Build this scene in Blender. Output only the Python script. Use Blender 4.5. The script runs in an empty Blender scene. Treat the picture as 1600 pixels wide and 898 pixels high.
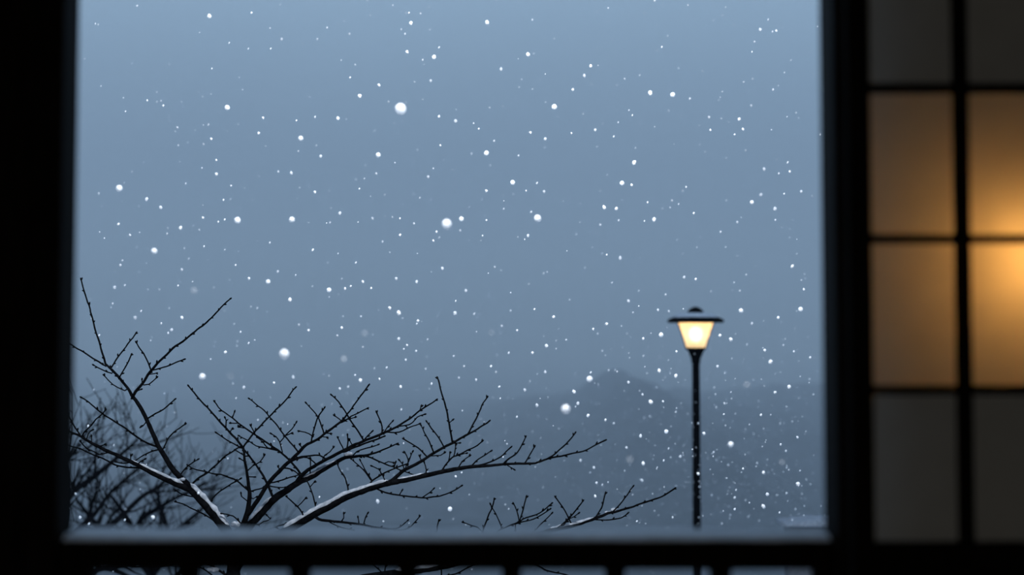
import bpy, bmesh, math, random
from mathutils import Vector, Matrix, noise

random.seed(7)
SC = bpy.context.scene
COL = SC.collection
F = 1778.0                       # focal length in pixels of the 1600 px frame
PITCH = math.atan(68.0 / F)
EYE = Vector((0.0, 0.0, 3.6))
FLOOR = 2.45
CEIL = 4.75

def P(px, py, d):
    """world point seen at pixel px,py, at distance d along the lens axis"""
    x = (px - 800.0) / F * d
    u = (449.0 - py) / F * d
    c, s = math.cos(PITCH), math.sin(PITCH)
    return Vector((x, d * c - u * s, EYE.z + d * s + u * c))

# ------------------------------------------------------------------ materials
def new_mat(name):
    m = bpy.data.materials.new(name)
    m.use_nodes = True
    nt = m.node_tree
    return m, nt, nt.nodes['Principled BSDF']

def wood_mat(name, c0, c1, rough, scale=(30, 30, 2.0), bump=0.15, spec=0.5):
    m, nt, b = new_mat(name)
    tc = nt.nodes.new('ShaderNodeTexCoord')
    mp = nt.nodes.new('ShaderNodeMapping'); mp.inputs['Scale'].default_value = scale
    nz = nt.nodes.new('ShaderNodeTexNoise'); nz.inputs['Scale'].default_value = 3.0
    nz.inputs['Detail'].default_value = 6.0
    rp = nt.nodes.new('ShaderNodeValToRGB')
    rp.color_ramp.elements[0].color = (*c0, 1); rp.color_ramp.elements[1].color = (*c1, 1)
    rp.color_ramp.elements[0].position = .35; rp.color_ramp.elements[1].position = .7
    bp = nt.nodes.new('ShaderNodeBump'); bp.inputs['Strength'].default_value = bump
    bp.inputs['Distance'].default_value = 0.002
    L = nt.links.new
    L(tc.outputs['Object'], mp.inputs['Vector']); L(mp.outputs['Vector'], nz.inputs['Vector'])
    L(nz.outputs['Fac'], rp.inputs['Fac']); L(rp.outputs['Color'], b.inputs['Base Color'])
    L(nz.outputs['Fac'], bp.inputs['Height']); L(bp.outputs['Normal'], b.inputs['Normal'])
    b.inputs['Roughness'].default_value = rough
    b.inputs['Specular IOR Level'].default_value = spec
    return m

def noisy_mat(name, c0, c1, scale, rough=0.9, bump=0.3, dist=0.01, spec=0.2):
    m, nt, b = new_mat(name)
    tc = nt.nodes.new('ShaderNodeTexCoord')
    nz = nt.nodes.new('ShaderNodeTexNoise'); nz.inputs['Scale'].default_value = scale
    nz.inputs['Detail'].default_value = 5.0
    rp = nt.nodes.new('ShaderNodeValToRGB')
    rp.color_ramp.elements[0].color = (*c0, 1); rp.color_ramp.elements[1].color = (*c1, 1)
    rp.color_ramp.elements[0].position = .4; rp.color_ramp.elements[1].position = .62
    bp = nt.nodes.new('ShaderNodeBump'); bp.inputs['Strength'].default_value = bump
    bp.inputs['Distance'].default_value = dist
    L = nt.links.new
    L(tc.outputs['Object'], nz.inputs['Vector'])
    L(nz.outputs['Fac'], rp.inputs['Fac']); L(rp.outputs['Color'], b.inputs['Base Color'])
    L(nz.outputs['Fac'], bp.inputs['Height']); L(bp.outputs['Normal'], b.inputs['Normal'])
    b.inputs['Roughness'].default_value = rough
    b.inputs['Specular IOR Level'].default_value = spec
    return m

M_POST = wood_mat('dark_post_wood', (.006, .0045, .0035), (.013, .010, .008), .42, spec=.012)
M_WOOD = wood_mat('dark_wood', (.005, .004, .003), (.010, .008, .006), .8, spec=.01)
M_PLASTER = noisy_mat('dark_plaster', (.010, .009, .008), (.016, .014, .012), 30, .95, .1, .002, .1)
M_TATAMI = wood_mat('straw_mat', (.05, .045, .03), (.08, .07, .045), .9, (4, 200, 4))
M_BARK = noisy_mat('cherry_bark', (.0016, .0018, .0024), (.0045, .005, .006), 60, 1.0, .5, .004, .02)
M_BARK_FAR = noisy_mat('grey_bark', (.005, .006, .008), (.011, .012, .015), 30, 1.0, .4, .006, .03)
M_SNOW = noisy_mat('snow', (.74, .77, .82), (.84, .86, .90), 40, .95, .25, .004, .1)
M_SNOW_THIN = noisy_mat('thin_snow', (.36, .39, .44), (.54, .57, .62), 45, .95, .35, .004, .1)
M_SNOW_DIM = noisy_mat('dimmed_snow', (.20, .22, .25), (.34, .36, .40), 45, .95, .3, .004, .1)  # tone darkened for thin cover and to offset the added fill light
M_FLAKE = noisy_mat('snowflake', (.90, .92, .96), (.95, .96, .98), 200, .95, .2, .001, .05)
nt = M_FLAKE.node_tree; pb = nt.nodes['Principled BSDF']          # loose snow lets light through
tl = nt.nodes.new('ShaderNodeBsdfTranslucent'); tl.inputs['Color'].default_value = (.93, .95, .98, 1)
mx = nt.nodes.new('ShaderNodeMixShader'); mx.inputs[0].default_value = .45
nt.links.new(pb.outputs[0], mx.inputs[1]); nt.links.new(tl.outputs[0], mx.inputs[2])
nt.links.new(mx.outputs[0], nt.nodes['Material Output'].inputs['Surface'])
M_METAL = noisy_mat('black_painted_metal', (.003, .0035, .0045), (.006, .007, .009), 40, .6, .1, .002, .03)
M_GROUND = noisy_mat('snowy_ground', (.55, .58, .63), (.72, .75, .80), .6, .95, .4, .05, .1)
M_STUCCO = noisy_mat('grey_stucco', (.10, .105, .115), (.14, .145, .155), 25, .95, .2, .004, .05)
M_FOREST = noisy_mat('snowy_forest', (.014, .020, .020), (.055, .062, .068), .35, 1.0, .6, .3, .05)

def paper_mat():
    m = bpy.data.materials.new('washi_paper'); m.use_nodes = True
    nt = m.node_tree; nt.nodes.clear(); L = nt.links.new
    out = nt.nodes.new('ShaderNodeOutputMaterial')
    tc = nt.nodes.new('ShaderNodeTexCoord')
    nz = nt.nodes.new('ShaderNodeTexNoise'); nz.inputs['Scale'].default_value = 22
    nz.inputs['Detail'].default_value = 8
    rp = nt.nodes.new('ShaderNodeValToRGB')
    rp.color_ramp.elements[0].color = (.66, .62, .55, 1); rp.color_ramp.elements[1].color = (.78, .74, .67, 1)
    d = nt.nodes.new('ShaderNodeBsdfDiffuse'); t = nt.nodes.new('ShaderNodeBsdfTranslucent')
    mx = nt.nodes.new('ShaderNodeMixShader'); mx.inputs[0].default_value = .5
    L(tc.outputs['Object'], nz.inputs['Vector']); L(nz.outputs['Fac'], rp.inputs['Fac'])
    L(rp.outputs['Color'], d.inputs['Color']); L(rp.outputs['Color'], t.inputs['Color'])
    L(d.outputs[0], mx.inputs[1]); L(t.outputs[0], mx.inputs[2]); L(mx.outputs[0], out.inputs['Surface'])
    return m
M_PAPER = paper_mat()

def emit_mat(name, color, strength):
    m = bpy.data.materials.new(name); m.use_nodes = True
    nt = m.node_tree; nt.nodes.clear()
    out = nt.nodes.new('ShaderNodeOutputMaterial'); e = nt.nodes.new('ShaderNodeEmission')
    e.inputs['Color'].default_value = (*color, 1); e.inputs['Strength'].default_value = strength
    nt.links.new(e.outputs[0], out.inputs['Surface'])
    return m
M_GLOBE = emit_mat('lamp_globe_glow', (1.0, .46, .10), 20.0)
M_BULB = emit_mat('street_bulb_glow', (1.0, .86, .62), 4.2)

def glass_mat():
    m = bpy.data.materials.new('frosted_lantern_glass'); m.use_nodes = True
    nt = m.node_tree; nt.nodes.clear(); L = nt.links.new
    out = nt.nodes.new('ShaderNodeOutputMaterial')
    t = nt.nodes.new('ShaderNodeBsdfTranslucent'); t.inputs['Color'].default_value = (.95, .82, .62, 1)
    tr = nt.nodes.new('ShaderNodeBsdfTransparent'); tr.inputs['Color'].default_value = (1, .93, .8, 1)
    mx = nt.nodes.new('ShaderNodeMixShader'); mx.inputs[0].default_value = .32
    e = nt.nodes.new('ShaderNodeEmission'); e.inputs['Color'].default_value = (1, .52, .17, 1)
    e.inputs['Strength'].default_value = .30
    ad = nt.nodes.new('ShaderNodeAddShader')
    L(t.outputs[0], mx.inputs[1]); L(tr.outputs[0], mx.inputs[2])
    L(mx.outputs[0], ad.inputs[0]); L(e.outputs[0], ad.inputs[1]); L(ad.outputs[0], out.inputs['Surface'])
    return m
M_GLASS = glass_mat()

# ------------------------------------------------------------------ helpers
def obj(name, bm, mat, parent=None, loc=None, smooth=False, kind=None):
    me = bpy.data.meshes.new(name)
    if loc is not None:
        bmesh.ops.translate(bm, verts=bm.verts, vec=-Vector(loc))
    bm.normal_update(); bm.to_mesh(me); bm.free()
    me.materials.append(mat)
    if smooth:
        for p in me.polygons: p.use_smooth = True
    o = bpy.data.objects.new(name, me); COL.objects.link(o)
    if parent is not None: o.parent = parent
    elif loc is not None: o.location = loc
    if kind: o['kind'] = kind
    return o

def tag(o, label, cat, group=None):
    o['label'] = label; o['category'] = cat
    if group: o['group'] = group
    return o

def empty(name, loc, label, cat, group=None):
    o = bpy.data.objects.new(name, None); COL.objects.link(o); o.location = loc
    o.empty_display_size = .1
    return tag(o, label, cat, group)

def box(bm, x0, x1, y0, y1, z0, z1, bev=0.0):
    r = bmesh.ops.create_cube(bm, size=1.0)
    vs = r['verts']
    bmesh.ops.scale(bm, vec=(x1 - x0, y1 - y0, z1 - z0), verts=vs)
    bmesh.ops.translate(bm, vec=((x0 + x1) / 2, (y0 + y1) / 2, (z0 + z1) / 2), verts=vs)
    if bev:
        es = list({e for v in vs for e in v.link_edges})
        bmesh.ops.bevel(bm, geom=es, offset=bev, segments=2, affect='EDGES', profile=.5)

def boxes(*bs, bev=0.0):
    bm = bmesh.new()
    for b in bs: box(bm, *b, bev=bev)
    return bm

def tube(bm, pts, rad, sides=7, cap=True):
    n = len(pts)
    if n < 2: return
    t = (pts[1] - pts[0]).normalized()
    a = t.orthogonal().normalized()
    rings = []
    for i in range(n):
        t = (pts[min(i + 1, n - 1)] - pts[max(i - 1, 0)])
        if t.length < 1e-9: t = Vector((0, 0, 1))
        t.normalize()
        a = (a - t * a.dot(t))
        if a.length < 1e-6: a = t.orthogonal()
        a.normalize(); b = t.cross(a)
        rings.append([bm.verts.new(pts[i] + (a * math.cos(k * 2 * math.pi / sides) + b * math.sin(k * 2 * math.pi / sides)) * rad[i]) for k in range(sides)])
    for i in range(n - 1):
        for k in range(sides):
            k2 = (k + 1) % sides
            bm.faces.new((rings[i][k], rings[i][k2], rings[i + 1][k2], rings[i + 1][k]))
    if cap:
        bm.faces.new(rings[0][::-1]); bm.faces.new(rings[-1])

def lathe(bm, prof, c, segs=32):
    rings = []
    for r, z in prof:
        rings.append([bm.verts.new((c[0] + r * math.cos(2 * math.pi * k / segs), c[1] + r * math.sin(2 * math.pi * k / segs), c[2] + z)) for k in range(segs)])
    for i in range(len(rings) - 1):
        for k in range(segs):
            k2 = (k + 1) % segs
            bm.faces.new((rings[i][k], rings[i][k2], rings[i + 1][k2], rings[i + 1][k]))
    if prof[0][0] > 1e-5: bm.faces.new(rings[0][::-1])
    if prof[-1][0] > 1e-5: bm.faces.new(rings[-1])

def blob(bm, c, r, sub=1, stretch=(1, 1, 1), rough=.25, rot=None, seed=0.0):
    res = bmesh.ops.create_icosphere(bm, subdivisions=sub, radius=1.0)
    for v in res['verts']:
        k = 1 + rough * noise.noise(v.co * 1.7 + Vector((seed, seed * 1.3, -seed)))
        p = Vector((v.co.x * stretch[0], v.co.y * stretch[1], v.co.z * stretch[2])) * (k * r)
        if rot is not None: p = rot @ p
        v.co = p + Vector(c)

# ------------------------------------------------------------------ the room and its window
YF, YB = 1.736, 1.80                       # room face and outer face of the window posts
xl, xr = -.690, .490                       # clear opening between the posts
obj('floor', boxes((-2.0, 2.0, -2.6, 1.80, FLOOR - .12, FLOOR)), M_TATAMI, kind='structure')
obj('ceiling', boxes((-2.0, 2.0, -2.6, 1.80, CEIL, CEIL + .10)), M_WOOD, kind='structure')
obj('trim_4', boxes((-2.6, 2.6, 1.801, 2.06, CEIL, CEIL + .10), bev=.004), M_WOOD, kind='structure')   # unseen eaves board, added over the window to shade the rail snow
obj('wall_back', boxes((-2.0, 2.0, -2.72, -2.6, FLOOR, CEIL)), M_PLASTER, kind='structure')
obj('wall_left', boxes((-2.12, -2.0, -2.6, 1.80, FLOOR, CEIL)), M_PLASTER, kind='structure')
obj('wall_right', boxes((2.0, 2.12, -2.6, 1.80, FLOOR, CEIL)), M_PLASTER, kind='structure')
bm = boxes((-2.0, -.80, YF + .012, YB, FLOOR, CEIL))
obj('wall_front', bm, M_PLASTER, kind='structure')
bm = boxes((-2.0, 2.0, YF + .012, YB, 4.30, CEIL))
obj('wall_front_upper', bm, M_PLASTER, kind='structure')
bm = boxes((1.24, 2.0, YF + .012, YB, FLOOR, 4.30))
obj('wall_front_right', bm, M_PLASTER, kind='structure')
bm = boxes((-.80, xl, YF, YB, FLOOR, 4.30), bev=.003)
box(bm, -.86, -.80, YF - .004, YB, FLOOR, 4.30, .003)
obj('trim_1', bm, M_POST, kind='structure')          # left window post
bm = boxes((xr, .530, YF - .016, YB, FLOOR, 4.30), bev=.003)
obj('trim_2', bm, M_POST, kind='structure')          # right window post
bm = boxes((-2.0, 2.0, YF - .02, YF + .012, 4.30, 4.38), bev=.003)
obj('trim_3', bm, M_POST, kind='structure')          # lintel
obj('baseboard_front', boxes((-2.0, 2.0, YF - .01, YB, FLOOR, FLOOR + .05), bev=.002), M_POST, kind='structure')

# ------------------------------------------------------------------ balcony railing with snow on it
zt = P(800, 843, 1.745).z                  # top edge of rail seen from the room
zb = P(800, 887, 1.745).z
YR0, YR1 = 1.742, 1.828
rail = empty('balcony_railing', ((xl + xr) / 2, 1.80, FLOOR), 'black wooden window railing with thick top rail and square balusters, snow on top', 'railing')
RL = rail.location.copy()
obj('top_rail', boxes((xl + .001, xr - .001, YR0, YR1, zb, zt), bev=.004), M_WOOD, rail, RL)
obj('bottom_rail', boxes((xl + .001, xr - .001, 1.75, 1.79, FLOOR + .07, FLOOR + .11), bev=.003), M_WOOD, rail, RL)
for px in (127, 300, 471.5, 638.5, 799.5, 959.5, 1123, 1279):
    x = P(px, 890, 1.765).x
    w = .0155 if 200 < px < 1200 else .0175
    if px < 200: x0, x1 = xl + .001, P(145, 890, 1.75).x
    elif px > 1200: x0, x1 = P(1270, 890, 1.75).x, xr - .001
    else: x0, x1 = x - w, x + w
    obj('baluster', boxes((x0, x1, 1.752, 1.782, FLOOR + .10, zb + .002), bev=.003), M_WOOD, rail, RL)
# snow lying on the top rail
bm = bmesh.new()
NX, NY = 120, 10
top, bot = [], []
for i in range(NX + 1):
    x = xl + .004 + (xr - xl - .008) * i / NX
    rt, rb = [], []
    for j in range(NY + 1):
        v = j / NY
        y = YR0 + .006 + (YR1 - YR0 - .004) * v
        e = (1 - (2 * v - 1) ** 4)
        h = (.0085 + .0025 * noise.noise(Vector((x * 9, v * 2.0, 3.1))) + .002 * noise.noise(Vector((x * 40, v * 5, 1.0)))) * e
        y += .004 * noise.noise(Vector((x * 14, 9.0, 0))) * (2 * v - 1)
        rt.append(bm.verts.new((x, y, zt + max(h, .0006)))); rb.append(bm.verts.new((x, y, zt - .0005)))
    top.append(rt); bot.append(rb)
for i in range(NX):
    for j in range(NY):
        bm.faces.new((top[i][j], top[i + 1][j], top[i + 1][j + 1], top[i][j + 1]))
for i in range(NX):
    for j in (0, NY):
        bm.faces.new((bot[i][j], bot[i + 1][j], top[i + 1][j], top[i][j]))
o = obj('snow_layer', bm, M_SNOW, rail, RL, smooth=True); o['label'] = 'soft layer of snow lying along the top rail'

# ------------------------------------------------------------------ shoji screen at the right
YS = 1.66
def zs(py): return P(1500, py, YS).z
scr = empty('shoji_screen', (.85, YS + .015, FLOOR), 'paper shoji screen with black lattice lit amber by a lamp behind it', 'paper screen')
SL = scr.location.copy()
sx0, sx1 = .494, 1.235
gx0 = .5265
pitch = .137
zbar = [zs(610), zs(372), zs(132)]
step = zbar[1] - zbar[0]
zbar += [zbar[2] + step]
ztop = zbar[-1] + step * .55
zbot = zs(848)
y0, y1 = YS, YS + .030
obj('stile', boxes((sx0, gx0, y0, y1, FLOOR + .004, ztop + .05), bev=.002), M_WOOD, scr, SL)
obj('stile', boxes((sx1 - .033, sx1, y0, y1, FLOOR + .004, ztop + .05), bev=.002), M_WOOD, scr, SL)
obj('top_rail', boxes((gx0, sx1 - .033, y0, y1, ztop, ztop + .05), bev=.002), M_WOOD, scr, SL)
obj('bottom_rail', boxes((gx0, sx1 - .033, y0, y1, zbot - .035, zbot), bev=.002), M_WOOD, scr, SL)
obj('lower_board', boxes((gx0, sx1 - .033, y0 + .008, y1 - .006, FLOOR + .03, zbot - .035)), M_WOOD, scr, SL)
obj('foot_rail', boxes((gx0, sx1 - .033, y0, y1, FLOOR + .004, FLOOR + .04), bev=.002), M_WOOD, scr, SL)
bw = .0086
for k in range(1, 5):
    x = gx0 + pitch * k
    if x < sx1 - .06:
        obj('lattice_bar', boxes((x - bw - .001, x + bw + .001, y0 + .004, y0 + .022, zbot, ztop), bev=.001), M_WOOD, scr, SL)
for z in zbar:
    obj('lattice_bar', boxes((gx0, sx1 - .033, y0 + .006, y0 + .0215, z - .0066, z + .0066), bev=.001), M_WOOD, scr, SL)
bm = bmesh.new()
vs = [bm.verts.new(p) for p in ((gx0 - .004, y0 + .0225, zbot - .004), (sx1 - .03, y0 + .0225, zbot - .004), (sx1 - .03, y0 + .0225, ztop + .004), (gx0 - .004, y0 + .0225, ztop + .004))]
bm.faces.new(vs)
obj('paper', bm, M_PAPER, scr, SL)['label'] = 'translucent paper glowing amber around the lamp'
# niche behind the screen (projecting bay) that holds the lamp
bm = bmesh.new()
def prism(bm, pts, z0, z1):
    a = [bm.verts.new((x, y, z0)) for x, y in pts]; b = [bm.verts.new((x, y, z1)) for x, y in pts]
    n = len(pts)
    bm.faces.new(a[::-1]); bm.faces.new(b)
    for i in range(n): bm.faces.new((a[i], a[(i + 1) % n], b[(i + 1) % n], b[i]))
nz0, nz1 = zbot - .06, ztop + .10
prism(bm, [(.530, 1.72), (.545, 1.72), (.592, 2.0), (.577, 2.0)], nz0, nz1)
prism(bm, [(.577, 2.0), (1.26, 2.0), (1.26, 2.03), (.585, 2.03)], nz0, nz1)
prism(bm, [(1.24, 1.70), (1.26, 1.70), (1.26, 2.0), (1.24, 2.0)], nz0, nz1)
prism(bm, [(.530, 1.70), (1.26, 1.70), (1.26, 2.03), (.577, 2.03)], nz0 - .03, nz0)
prism(bm, [(.530, 1.70), (1.26, 1.70), (1.26, 2.03), (.577, 2.03)], nz1, nz1 + .03)
for zz in (zs(610), zs(132)):             # unseen boards added to keep lamp light off the upper and lower panes
    prism(bm, [(.555, 1.686), (1.24, 1.686), (1.24, 2.0), (.592, 2.0)], zz - .006, zz + .006)
obj('wall_niche', bm, M_WOOD, kind='structure')
bm = boxes((.530, 1.24, YF, YB - .002, FLOOR, nz0 - .03))
obj('wall_front_low', bm, M_PLASTER, kind='structure')
# pendant lamp in the niche
lc = P(1577, 404, 1.779)
pl = empty('pendant_lamp', (lc.x, lc.y, zs(132) - .006), 'glowing amber globe lamp hanging behind the paper screen', 'lamp')
bm = bmesh.new(); lathe(bm, [(.0001, -.042), (.02, -.037), (.034, -.022), (.040, 0), (.034, .022), (.02, .037), (.0001, .042)], lc, 24)
obj('globe', bm, M_GLOBE, pl, pl.location, True)
bm = bmesh.new(); lathe(bm, [(.018, .038), (.018, .055), (.006, .062), (.0001, .062)], lc, 20)
obj('socket', bm, M_METAL, pl, pl.location, True)
bm = bmesh.new(); tube(bm, [lc + Vector((0, 0, .06)), Vector((lc.x, lc.y, zs(132) - .007))], [.0025, .0025], 8)
obj('cord', bm, M_METAL, pl, pl.location, True)

# ------------------------------------------------------------------ street lamp
DL = 12.0
px2m = DL / F
lb = P(1087, 520, DL); lx, ly = lb.x, lb.y
lamp = empty('street_lamp', (lx, ly, 0), 'lit street lamp with round black hat and tapered glowing glass on a black pole', 'street lamp')
LL = lamp.location.copy()
def lz(py): return P(1087, py, DL).z
def lat(name, prof, mat, smooth=True, parent=lamp, segs=36, lab=None):
    bm = bmesh.new(); lathe(bm, [(max(w * px2m, 1e-5), lz(py)) for w, py in prof], (lx, ly, 0), segs)
    o = obj(name, bm, mat, parent, LL, smooth)
    if lab: o['label'] = lab
    return o
bm = bmesh.new(); lathe(bm, [(.15, 0.0), (.15, .06), (.11, .10), (.085, .14), (.075, .55), (.06, .60), (.045, .64), (.043, 1.6), (.040, lz(566))], (lx, ly, 0), 28)
obj('pole', bm, M_METAL, lamp, LL, True)
lat('neck', [(6.2, 568), (7.5, 563), (7.2, 561), (9.5, 555), (12.5, 548), (15.5, 545), (15.5, 543), (14, 542.5)], M_METAL)
lat('glass', [(14.6, 542.8), (18.0, 530), (22.2, 517), (28.5, 500)], M_GLASS, lab='tapered frosted glass glowing warm yellow')
hat = lat('hat', [(28.5, 501.8), (42.0, 504.2), (44.2, 502), (43.4, 499.4), (37, 495.8), (30, 493.4), (16, 490.6), (11, 490.0), (0.01, 489.8)], M_METAL)
lat('finial', [(9, 492), (12.2, 489.2), (12.6, 486.5), (10, 483.2), (5.5, 480.2), (2.2, 479), (.01, 478.6)], M_METAL)
bm = bmesh.new()
SEG = 40
prof = [(37.0, 496.0), (35.5, 494.5), (31, 492.4), (24, 490.2), (17, 488.9), (12.0, 488.4), (11.5, 491)]
rings = []
for r, py in prof:
    rg = []
    for k in range(SEG):
        a = 2 * math.pi * k / SEG
        n = noise.noise(Vector((math.cos(a) * 2, math.sin(a) * 2, r * .05)))
        rr = r * (1 + .04 * n) if r > 20 else r
        rg.append(bm.verts.new((lx + rr * px2m * math.cos(a), ly + rr * px2m * math.sin(a), lz(py) + .008 * n * (1 if 14 < r < 42 else 0))))
    rings.append(rg)
for i in range(len(rings) - 1):
    for k in range(SEG):
        bm.faces.new((rings[i][k], rings[i][(k + 1) % SEG], rings[i + 1][(k + 1) % SEG], rings[i + 1][k]))
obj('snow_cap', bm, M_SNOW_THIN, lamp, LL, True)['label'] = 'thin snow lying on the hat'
for a in (0, math.pi, math.pi / 2):
    bm = bmesh.new()
    pts = [Vector((lx + r * px2m * math.cos(a), ly + r * px2m * math.sin(a), lz(py))) for r, py in ((15.2, 544), (18.8, 530), (23, 517), (29.3, 501))]
    tube(bm, pts, [.007] * 4, 6)
    obj('rib', bm, M_METAL, lamp, LL, True)
bm = bmesh.new(); blob(bm, (lx, ly, lz(522)), .07, 3, (1, 1, 1.2), 0)
obj('bulb', bm, M_BULB, lamp, LL, True)['label'] = 'bright white bulb'
pt = bpy.data.lights.new('street_lamp_light', 'POINT'); pt.energy = 3.6; pt.color = (1, .62, .28); pt.shadow_soft_size = .06
po = bpy.data.objects.new('street_lamp_light', pt); COL.objects.link(po); po.location = (lx, ly - .0, lz(510) )

# ------------------------------------------------------------------ snow capped garden wall at lower right
g0, g1 = P(1226, 813, 10.0), P(1500, 813, 10.0)
gw = empty('garden_wall', ((g0.x + g1.x) / 2, g0.y + .12, 0), 'grey garden wall with a snow cap, seen just over the right end of the railing', 'wall')
GL = gw.location.copy()
obj('wall_body', boxes((g0.x + .05, g1.x, g0.y + .05, g0.y + .25, -.1, g0.z - .055), bev=.01), M_STUCCO, gw, GL)
bm = bmesh.new()
N = 60
prof = [(-.02, -.06), (-.035, -.035), (-.02, -.01), (.05, .0), (.15, .005), (.25, .0), (.32, -.012), (.335, -.035), (.32, -.06)]
rings = []
for i in range(N + 1):
    f = i / N; x = g0.x + (g1.x - g0.x) * f
    e = .5 + .5 * min(1, f * 7.0) ** .7
    rings.append([bm.verts.new((x, g0.y + y, g0.z - .058 + (z + .058) * e * (1 + .25 * noise.noise(Vector((x * 3, y * 6, 2)))))) for y, z in prof])
for i in range(N):
    for k in range(len(prof)):
        k2 = (k + 1) % len(prof)
        bm.faces.new((rings[i][k], rings[i + 1][k], rings[i + 1][k2], rings[i][k2]))
bm.faces.new(rings[0]); bm.faces.new(rings[-1][::-1])
obj('snow_cap', bm, M_SNOW_DIM, gw, GL, True)['label'] = 'band of snow on top of the wall'

# ------------------------------------------------------------------ cherry tree traced in depth
class Br:
    pass
BR = {}
def cat(pts):
    """catmull-rom through (x,y,w) pixel points at ~5 px steps"""
    out = []
    n = len(pts)
    for i in range(n - 1):
        p0 = pts[max(i - 1, 0)]; p1 = pts[i]; p2 = pts[i + 1]; p3 = pts[min(i + 2, n - 1)]
        L = math.hypot(p2[0] - p1[0], p2[1] - p1[1])
        m = max(1, int(L / 5.0))
        for k in range(m):
            t = k / m
            q = []
            for a in range(2):
                q.append(.5 * (2 * p1[a] + (-p0[a] + p2[a]) * t + (2 * p0[a] - 5 * p1[a] + 4 * p2[a] - p3[a]) * t * t + (-p0[a] + 3 * p1[a] - 3 * p2[a] + p3[a]) * t ** 3))
            q.append(p1[2] + (p2[2] - p1[2]) * t)
            out.append(tuple(q))
    out.append(tuple(pts[-1]))
    return out

def br(name, parent, pts, w0, w1=None, dz=None, d0=None):
    """pts: pixel points from root to tip; w0,w1 pixel widths (or pts carry their own)"""
    b = Br(); b.name, b.parent = name, parent
    n = len(pts)
    if w1 is None: w1 = w0
    if len(pts[0]) == 2:
        L = [0]
        for i in range(1, n): L.append(L[-1] + math.hypot(pts[i][0] - pts[i - 1][0], pts[i][1] - pts[i - 1][1]))
        pts = [(p[0], p[1], w0 + (w1 - w0) * L[i] / max(L[-1], 1e-6)) for i, p in enumerate(pts)]
    q = cat(pts)
    if parent:
        pq = BR[parent]
        j = min(range(len(pq.q)), key=lambda k: (pq.q[k][0] - q[0][0]) ** 2 + (pq.q[k][1] - q[0][1]) ** 2)
        d0 = pq.d[j]
        if math.hypot(pq.q[j][0] - q[0][0], pq.q[j][1] - q[0][1]) > 2.0:
            q = [(pq.q[j][0], pq.q[j][1], q[0][2])] + q
        b.root = parent if BR[parent].root is None else BR[parent].root
        if BR[parent].root is None and parent == 'trunk': b.root = 'trunk'
    else:
        b.root = None
    if dz is None: dz = random.uniform(-.16, .16)
    b.q, b.d = q, []
    s = 0
    for i in range(len(q)):
        if i: s += math.hypot(q[i][0] - q[i - 1][0], q[i][1] - q[i - 1][1])
        b.d.append(d0 + dz * s / 100.0)
    BR[name] = b
    return b

br('trunk', None, [(340, 1800, 44), (346, 1600, 36), (356, 1300, 32), (352, 1100, 28), (360, 960, 25), (364, 900, 22), (368, 868, 20)], 0, dz=0, d0=4.6)
br('A', 'trunk', [(367, 872, 17), (361, 845, 16), (352, 826, 16), (345, 816, 15.5), (328, 795, 15), (310, 775, 14), (295, 760, 12.5), (284, 748, 9), (270, 733, 8.2), (257, 712, 7.5), (247, 696, 7), (238, 675, 6.6), (229, 655, 6.2), (222, 641, 6), (212, 625, 5.6), (206, 617, 5.2), (200, 607, 4.6), (188, 592, 4.3), (180, 583, 4.2), (172, 575, 4), (165, 568, 3.6), (163, 560, 3.2), (158, 545, 3), (153, 527, 3), (148, 513, 2.8), (141, 483, 2.6), (137, 472, 2.6), (133, 460, 2.4), (130, 449, 2.4), (127, 437, 2.2)], 0, dz=.04)
br('D', 'A', [(296, 764, 10), (290, 762, 10), (270, 753, 9.5), (250, 744, 9), (230, 734, 8), (215, 726, 7), (198, 718, 6.2), (176, 708, 5.6), (158, 700, 5.2), (140, 690, 4.8), (125, 681, 4.2), (109, 674, 3.6), (90, 665, 3)], 0, dz=-.10)
br('C', 'trunk', [(368, 872, 15), (376, 846, 14), (384, 830, 14), (392, 818, 13.5), (406, 803, 13), (425, 782, 12), (440, 771, 11), (459, 758, 10), (471, 751, 9.5), (487, 744, 9), (505, 733, 8), (518, 726, 7), (534, 717, 6), (546, 714, 5), (562, 712, 4.4), (574, 711, 4), (587, 707, 3.2), (604, 700, 2.6), (620, 693, 2.4)], 0, dz=.03)
br('B', 'trunk', [(369, 868, 10), (374, 840, 9.5), (378, 824, 9), (385, 806, 8.5), (389, 784, 7), (390, 770, 6), (388, 753, 5), (385, 735, 4.6), (382, 717, 4.2), (380, 700, 4), (370, 687, 3.8), (359, 675, 3.6), (343, 658, 3.4), (328, 641, 3), (315, 627, 2.8), (300, 609, 2.6), (295, 603, 2.4)], 0, dz=-.06)
br('L', 'trunk', [(363, 900, 17), (376, 874, 16), (405, 852, 15), (440, 833, 14), (455, 824, 13.5), (471, 815, 13), (494, 801, 12.5), (518, 789, 12), (541, 776, 11.5), (565, 767, 10.5), (580, 762, 10), (600, 756, 9.5), (620, 752, 9), (640, 748, 8.4), (664, 742.5, 7.6), (690, 737, 6.8), (720, 731, 6), (740, 728.7, 5.4), (767, 727, 4.8), (788, 725, 4.4), (820, 724, 4), (836, 723, 3.8), (850, 719, 3.5), (858, 716, 3.2), (877, 712, 2.9), (895, 708, 2.7), (910, 705, 2.6), (920, 700.6, 2.5), (932, 694, 2.5), (945, 688, 3)], 0, dz=-.06)
br('M', 'trunk', [(357, 985, 15), (380, 955, 14), (440, 930, 13), (520, 912, 12), (595, 898, 11), (650, 891, 10), (700, 883, 9), (760, 864, 8.5), (810, 846, 8), (863, 828, 7.5), (885, 823, 6.8), (908, 817, 6), (931, 809, 5.2), (950, 802, 4.6), (966, 798, 4), (989, 791, 3.4), (1012, 783, 3), (1033, 776, 2.8), (1054, 763, 3)], 0, dz=.05)
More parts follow.
